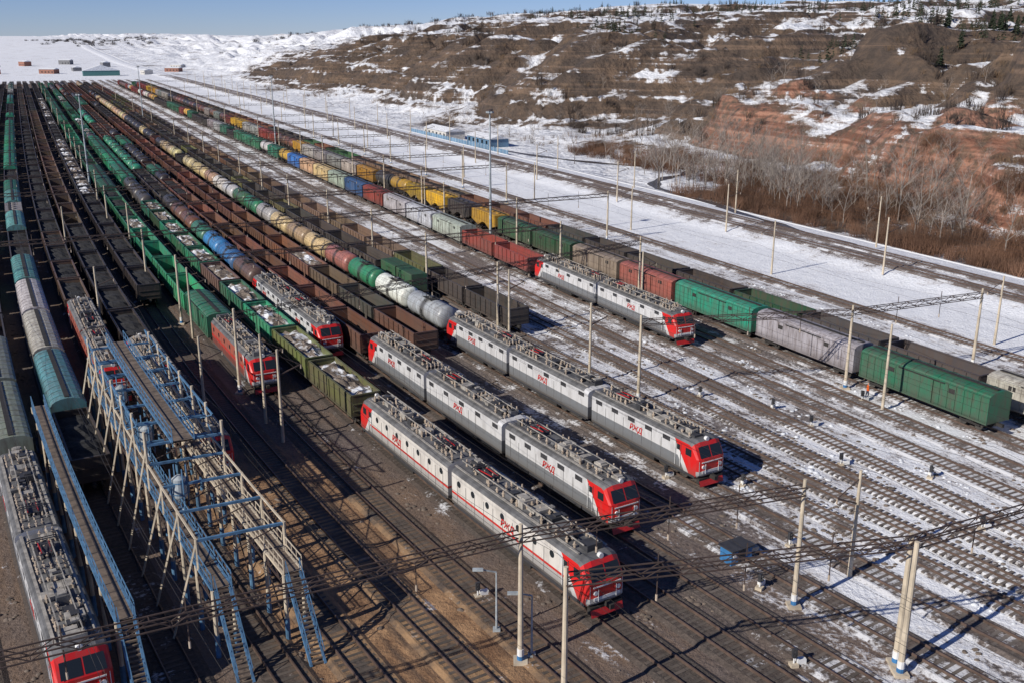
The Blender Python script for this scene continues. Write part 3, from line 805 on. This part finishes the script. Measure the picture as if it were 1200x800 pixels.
def lumps(name,mat,pts,seed):
    r=random.Random(seed); b=MB()
    for p,s in pts:
        i=len(b.v); seg=7; rz=r.uniform(0,6)
        for ring,(rr,zz_) in enumerate(((1,-.05),(.85,.35),(.45,.6))):
            for k in range(seg):
                a=rz+2*math.pi*k/seg; q=rr*s*r.uniform(.7,1.2); b.v.append((p.x+q*math.cos(a)*1.3,p.y+q*math.sin(a),p.z+zz_*s*r.uniform(.6,1.1)))
        b.v.append((p.x,p.y,p.z+.65*s))
        for ring in range(2):
            for k in range(seg):
                j=(k+1)%seg; b.f.append((i+ring*seg+k,i+ring*seg+j,i+(ring+1)*seg+j,i+(ring+1)*seg+k)); b.m.append(0)
        for k in range(seg): b.f.append((i+2*seg+k,i+2*seg+(k+1)%seg,i+3*seg)); b.m.append(0)
    obj(name,b.build(name,[mat],True))
def gaps(n_,lo,hi,tmin,tmax,smin,smax,seed):
    r=random.Random(seed); out=[]
    tr=[x for x in tracks]
    while len(out)<n_:
        i=r.randrange(len(tr)-1); a,c=tr[i],tr[i+1]
        if a<lo or c>hi: continue
        mm=(a+c)/2*H+r.gauss(0,.3); t=r.uniform(tmin,tmax)*H
        for _ in range(r.randint(1,7)): out.append((P(t+r.gauss(0,.8),mm+r.gauss(0,.35),0),r.uniform(smin,smax)))
    return out
lumps('snow_lumps',M['snowm'],gaps(700,1.05,2.8,.7,3.5,.07,.24,1),1)
lumps('gravel_heaps',M['rubble'],gaps(1800,-.5,2.8,.7,4.,.06,.24,2)+[(P(1.25*H+R.uniform(-1,1),.2*H+R.uniform(-2,2)),R.uniform(.3,.7)) for _ in range(14)],2)
# ---------------- vegetation
def ribbon(b,p,q,r,mi=0): b.cyl(p,q,r,r*.6,3,mi,False)
def baretree(seed,h=8.,lv=3,nb=3,fan=.75):
    r=random.Random(seed); b=MB()
    def br(p,d,L,rad,k):
        n=3 if k==0 else 2; 
        for i in range(n):
            q=p+d*(L/n); ribbon(b,p,q,rad); p=q; d=(d+Vector((r.uniform(-.15,.15),r.uniform(-.15,.15),.06))).normalized(); rad*=.72
            if k<lv:
                for _ in range(nb):
                    a=r.uniform(0,6.28); dd=(d*.75+Vector((math.cos(a),math.sin(a),.25))*fan).normalized(); br(p,dd,L*r.uniform(.35,.55),rad*.6,k+1)
    br(Vector((0,0,-.2)),Vector((0,0,1)),h,.14,0)
    return b
tw=simple('birch_bark',(.30,.26,.23),.9,var=.5,scale=.5)
shr=simple('willow_twigs',(.17,.09,.055),.9,var=.5,scale=.06)
shr2=simple('dry_reed',(.20,.13,.075),.95,var=.45,scale=.08)
fol=simple('pine_needles',(.035,.05,.025),.9,var=.5,scale=.8)
brk=simple('pine_bark',(.1,.07,.05),.9)
dkw=simple('bare_wood',(.06,.045,.038),.95,var=.4,scale=.05)
trees=[baretree(i).build('birch_tree',[tw]) for i in(1,2,3)]
def pine(seed,h=9.,tiers=9,nb=11):
    r=random.Random(seed); b=MB(); b.cyl((0,0,0),(0,0,h*.97),.16,.03,6,1,False)
    for i in range(tiers):
        z=h*(.16+.82*i/tiers); R0=h*.24*(1-i/tiers)**.8+.15
        for k in range(nb):
            a=r.uniform(0,6.28); rr=R0*r.uniform(.55,1.15); c,s_=math.cos(a),math.sin(a); w=rr*.33; zz_=z+r.uniform(-.3,.3); dr=-rr*.28
            p0=(c*.1,s_*.1,zz_+.15); p1=(c*rr*.6-s_*w,s_*rr*.6+c*w,zz_+dr*.5); p2=(c*rr,s_*rr,zz_+dr); p3=(c*rr*.6+s_*w,s_*rr*.6-c*w,zz_+dr*.5-.15)
            b.face([p0,p1,p2,p3],0)
            p4=(c*rr*.6,s_*rr*.6,zz_+dr*.5-.5*w-.2); b.face([p0,p4,p2],0)
    return b
pines=[pine(i,R.uniform(8,10),11,14).build('pine_tree',[fol,brk]) for i in(1,2,3)]
def put(name,meshes,t,n,s,):
    z=Z(t,n); obj(name,R.choice(meshes),Q(t,n,z-.1),R.uniform(0,6.28),sc=s)
for _ in range(150):
    t=R.gauss(5.2,.9)*H; n=R.uniform(4.1,4.95)*H; put('birch_tree',trees,t,n,R.uniform(.6,1.5))
for _ in range(150):
    t=R.uniform(2.5,14)*H; n=R.uniform(4.4,6.8)*H; put('birch_tree',trees,t,n,R.uniform(.4,.85))
for _ in range(36):
    n=R.uniform(7.,11)*H; t=n*R.uniform(.62,.9); put('pine_tree',pines,t,n,R.uniform(.45,.85))
def mass(name,base,pts,mats):
    bv=np.array(base.v); nv=len(bv); vs=[];fs=[];mi=[]
    for p,s in pts:
        a=R.uniform(0,6.28); c,s_=math.cos(a),math.sin(a); sz=s*R.uniform(.8,1.25)
        v=np.empty_like(bv); v[:,0]=(bv[:,0]*c-bv[:,1]*s_)*s+p[0]; v[:,1]=(bv[:,0]*s_+bv[:,1]*c)*s+p[1]; v[:,2]=bv[:,2]*sz+p[2]
        k=len(vs)*nv; vs.append(v); fs+=[tuple(i+k for i in f) for f in base.f]; mi+=base.m
    me=bpy.data.meshes.new(name); me.from_pydata(np.concatenate(vs).tolist(),[],fs)
    for m_ in mats: me.materials.append(m_)
    me.polygons.foreach_set('material_index',mi); obj(name,me)
def bush(seed,n,h,spread,w=.035):
    r=random.Random(seed); b=MB()
    for _ in range(n):
        a=r.uniform(0,6.28); l=r.uniform(.2,spread); x,y=r.gauss(0,.4)*spread,r.gauss(0,.4)*spread
        p=(x,y,0); q=(x+.5*l*math.cos(a),y+.5*l*math.sin(a),h*r.uniform(.4,.65)); e=(x+l*math.cos(a),y+l*math.sin(a),h*r.uniform(.7,1.1))
        for dx,dy in((w,0),(0,w)):
            b.face([p,(p[0]+dx,p[1]+dy,0),(q[0]+dx,q[1]+dy,q[2]),q]); b.face([q,(q[0]+dx,q[1]+dy,q[2]),e])
    return b
pts=[];pts2=[]
while len(pts)<2200:
    t=R.uniform(1.4,8.2)*H; n=R.uniform(3.86,5.0)*H
    if t>5.6*H and n<4.45*H: continue
    if noise.noise(Vector((t*.03,n*.03,7)))+.3+.3*(1-abs(t/H-3.8)/3)<R.uniform(-.1,.5): continue
    pts.append((Q(t,n,Z(t,n)-.1),R.uniform(.6,1.4)))
while len(pts2)<1400:
    t=R.uniform(2.5,22)*H; n=R.uniform(4.5,8)*H
    if noise.noise(Vector((t*.015,n*.03,17)))<.05: continue
    pts2.append((Q(t,n,Z(t,n)-.1),R.uniform(.6,1.2)))
mass('willow_thicket',bush(1,34,2.6,1.6),pts,[shr])
mass('dry_shrub',bush(2,22,2.0,1.5),pts2,[shr2])
pp=[];pq=[]
while len(pp)<1900:
    n=R.uniform(7.5,27)*H; t=n*R.uniform(.55,2.0)
    v=noise.noise(Vector((t*.008,n*.022,21)))+.5*noise.noise(Vector((t*.02,n*.04,2)))
    if v<.10+R.uniform(0,.15): continue
    pp.append((Q(t,n,Z(t,n)-.2),R.uniform(.4,1.)))
mass('pine_forest',pine(9,8.,6,7),pp,[fol,brk])
while len(pq)<2600:
    n=R.uniform(5.3,24)*H; t=n*R.uniform(.5,3.2)
    v=noise.noise(Vector((t*.008,n*.02,71)))+.5*noise.noise(Vector((t*.03,n*.04,2)))
    if v<.02+R.uniform(0,.15): continue
    pq.append((Q(t,n,Z(t,n)-.2),R.uniform(.6,1.3)))
mass('bare_woodland',bush(6,20,4.,1.9,.08),pq,[dkw])
pp=[]
while len(pp)<500:
    n=R.uniform(-20,26)*H; t=R.uniform(32,75)*H
    if noise.noise(Vector((t*.002,n*.003,31)))<.12+R.uniform(0,.2): continue
    pp.append((Q(t,n,Z(t,n)-.3),R.uniform(.8,1.6)))
mass('distant_woods',bush(4,20,4,4,.3),pp,[simple('distant_wood',(.08,.07,.07),.9)])
# stream
b=MB(); px=[(560,171),(610,180),(660,187),(720,193),(770,196),(803,200),(806,204),(780,209),(767,215),(775,223),(810,236),(860,254),(930,282),(1010,305)]
pl=[gp(x,y,-1.2) for x,y in px]; dense=[]
for i in range(len(pl)-1):
    for k in range(8):
        p0=pl[max(0,i-1)];p1=pl[i];p2=pl[i+1];p3=pl[min(len(pl)-1,i+2)];u=k/8
        dense.append(.5*((2*p1)+(p2-p0)*u+(2*p0-5*p1+4*p2-p3)*u*u+(3*p1-p0-3*p2+p3)*u**3))
L_=[]
for i in range(1,len(dense)-1):
    d=(dense[i+1]-dense[i-1]); d.z=0; d.normalize(); s_=Vector((-d.y,d.x,0))*(1.5+.5*math.sin(i*.7)); z=Z(*inv(dense[i]))+.05
    L_.append(((dense[i]+s_),(dense[i]-s_),z))
for i in range(len(L_)-1):
    a,b2,z=L_[i];c,d,z2=L_[i+1]; b.face([(a.x,a.y,z),(b2.x,b2.y,z),(d.x,d.y,z2),(c.x,c.y,z2)])
obj('stream',b.build('stream',[simple('stream_water',(.03,.035,.035),.2,var=.3)]))
# ---------------- buildings
def building(name,t,n,L,W,Hh,wall,roofm,win=True,rz=0):
    e=bpy.data.objects.new(name,None); z=Z(t,n); p=Q(t,n,z); a0=math.atan2(Ty,Tx)+rz; e.location=p; e.rotation_euler=(0,0,a0); COL.objects.link(e)
    def ch(nm,b,m_):
        o=bpy.data.objects.new(nm,b.build(nm,[m_])); o.parent=e; COL.objects.link(o)
    b=MB(); b.box((0,0,Hh/2),(L,W,Hh)); ch('walls',b,wall)
    b=MB(); i=0
    a=[(-L/2-.4,-W/2-.4,Hh+.01),(L/2+.4,-W/2-.4,Hh+.01),(L/2+.4,W/2+.4,Hh+.01),(-L/2-.4,W/2+.4,Hh+.01)]; r1=(-L/2-.4,0,Hh+W*.16);r2=(L/2+.4,0,Hh+W*.16)
    b.face([a[0],a[1],r2,r1]);b.face([a[2],a[3],r1,r2]);b.face([a[1],a[2],r2]);b.face([a[3],a[0],r1]);b.face(a[::-1]); ch('roof',b,roofm)
    b=MB(); k=int(L/4)
    for j in range(k):
        for fl in range(max(1,int(Hh/3.2))):
            for y in(-1,1): b.box((-L/2+2+j*4,y*W/2,1.8+fl*3.1),(1.6,.08,1.3))
    ch('windows',b,M['glass'])
    b=MB(); b.box((L/2,0,1.2),(.1,1.6,2.4)); ch('door',b,M['eqd'])
tealw=simple('teal_cladding',(.07,.19,.19),.6); wwall=simple('pale_wall',(.55,.53,.5),.8); snr=simple('snow_roof',(.74,.76,.8),.9)
brw=simple('brick',(.3,.14,.1),.85); gry=simple('grey_cladding',(.2,.2,.21),.8)
building('station_building',1100,75,12,34,5,tealw,snr)
for t,n,rz in((1120,120,.3),(1180,30,.9),(1250,60,.1),(1300,-40,1.2),(1160,-60,.5),(1380,100,.2),(1220,160,.9),(1450,10,.4),(1190,-20,0),(1330,180,.7),(1500,60,1.)): building('brick_house',t,n,R.uniform(10,18),9,R.uniform(3.5,5.5),R.choice([brw,wwall,gry]),snr,rz=rz)
building('storage_shed',10.0*H,4.0*H,24,8,3.2,wwall,snr)
building('storage_shed',9.1*H,4.1*H,20,8,3.,M['fence'],snr)
b=MB()
for i in range(36):
    t=(8.2+i*.07)*H; p=Q(t,3.88*H,Z(t,3.88*H)); b.box((p.x,p.y,p.z+.7),(.08,2.62,1.4),0,math.atan2(Ny,Nx)); b.box((p.x,p.y,p.z+.8),(.14,.14,1.7),1)
obj('blue_fence',b.build('blue_fence',[M['fence'],M['white']]))
# ---------------- people
def worker(x,y,rz,vest):
    p=gp(x,y); vs=[(0,0,.95),(0,0,1.2),(0,0,1.42),(0,0,1.52),(0,.0,1.62),(0,0,1.76),
      (-.18,0,1.42),(-.27,.03,1.15),(-.25,-.12,.92),(.18,0,1.42),(.28,.03,1.15),(.26,-.1,.9),
      (-.1,0,.9),(-.12,-.08,.5),(-.12,0,.09),(-.12,-.16,.05),(.1,0,.9),(.13,.06,.5),(.14,.14,.09),(.14,-.02,.05)]
    es=[(0,1),(1,2),(2,3),(3,4),(4,5),(2,6),(6,7),(7,8),(2,9),(9,10),(10,11),(0,12),(12,13),(13,14),(14,15),(0,16),(16,17),(17,18),(18,19)]
    rad=[.15,.16,.15,.065,.1,.1,.08,.06,.045,.08,.06,.045,.11,.08,.06,.05,.11,.08,.06,.05]
    me=bpy.data.meshes.new('worker'); me.from_pydata(vs,es,[])
    m_,nt,b_=newmat('workwear_'+vest,.85); g=G(nt); tc=g.n('ShaderNodeTexCoord').outputs['Object']; s_=g.n('ShaderNodeSeparateXYZ'); g.put(s_.inputs[0],tc)
    z=s_.outputs[2]; c=g.mix(g.math('GREATER_THAN',z,.9),(.03,.035,.06),(.6,.1,.01) if vest=='orange' else (.55,.65,.03))
    c=g.mix(g.math('GREATER_THAN',z,1.54),c,(.45,.26,.18)); c=g.mix(g.math('GREATER_THAN',z,1.72),c,(.75,.2,.02)); c=g.mix(g.math('LESS_THAN',z,.1),c,(.02,.02,.02))
    g.put(b_.inputs['Base Color'],c); me.materials.append(m_)
    o=obj('worker',me,p,rz); sk=o.modifiers.new('s','SKIN')
    for i,r_ in enumerate(rad): me.skin_vertices[0].data[i].radius=(r_,r_*.85)
    me.skin_vertices[0].data[0].use_root=True
    o.modifiers.new('ss','SUBSURF').levels=1; o.modifiers['ss'].render_levels=1
for a in((50,578,.4,'lime'),(1016,466,1.5,'orange')):
    try: worker(*a)
    except Exception as e_: print('worker',e_)
# ---------------- light, world, camera
el=math.radians(31); az=math.atan2(-.8,-.6)
w=bpy.data.worlds.new('World'); bpy.context.scene.world=w; w.use_nodes=True
nt=w.node_tree; sk=nt.nodes.new('ShaderNodeTexSky'); sk.sky_type='NISHITA'; sk.sun_disc=False; sk.sun_elevation=el; sk.sun_rotation=az
sk.altitude=1500; sk.dust_density=0.; sk.air_density=.8; sk.ozone_density=4.
mx=nt.nodes.new('ShaderNodeMix'); mx.data_type='RGBA'; mx.blend_type='MULTIPLY'; mx.inputs[0].default_value=1.; mx.inputs[7].default_value=(.88,.93,1.26,1)
nt.links.new(sk.outputs[0],mx.inputs[6]); nt.links.new(mx.outputs[2],nt.nodes['Background'].inputs[0]); nt.nodes['Background'].inputs[1].default_value=.07
sl=bpy.data.lights.new('sun','SUN'); sl.energy=5.; sl.angle=math.radians(.5); sl.color=(1,.94,.84)
sl.energy=5.0
so=bpy.data.objects.new('sun',sl); COL.objects.link(so)
d=Vector((.8*math.cos(el),.6*math.cos(el),-math.sin(el))); so.rotation_euler=d.to_track_quat('-Z','Y').to_euler()
cam=bpy.data.cameras.new('camera'); cam.lens=35; cam.sensor_width=36; cam.clip_end=30000; cam.clip_start=.5
co=bpy.data.objects.new('camera',cam); co.location=(0,0,H); co.rotation_euler=(math.radians(90-17.05),0,0); COL.objects.link(co)
sc=bpy.context.scene; sc.camera=co
sc.view_settings.view_transform='Standard'; sc.view_settings.look='None'; sc.view_settings.exposure=0
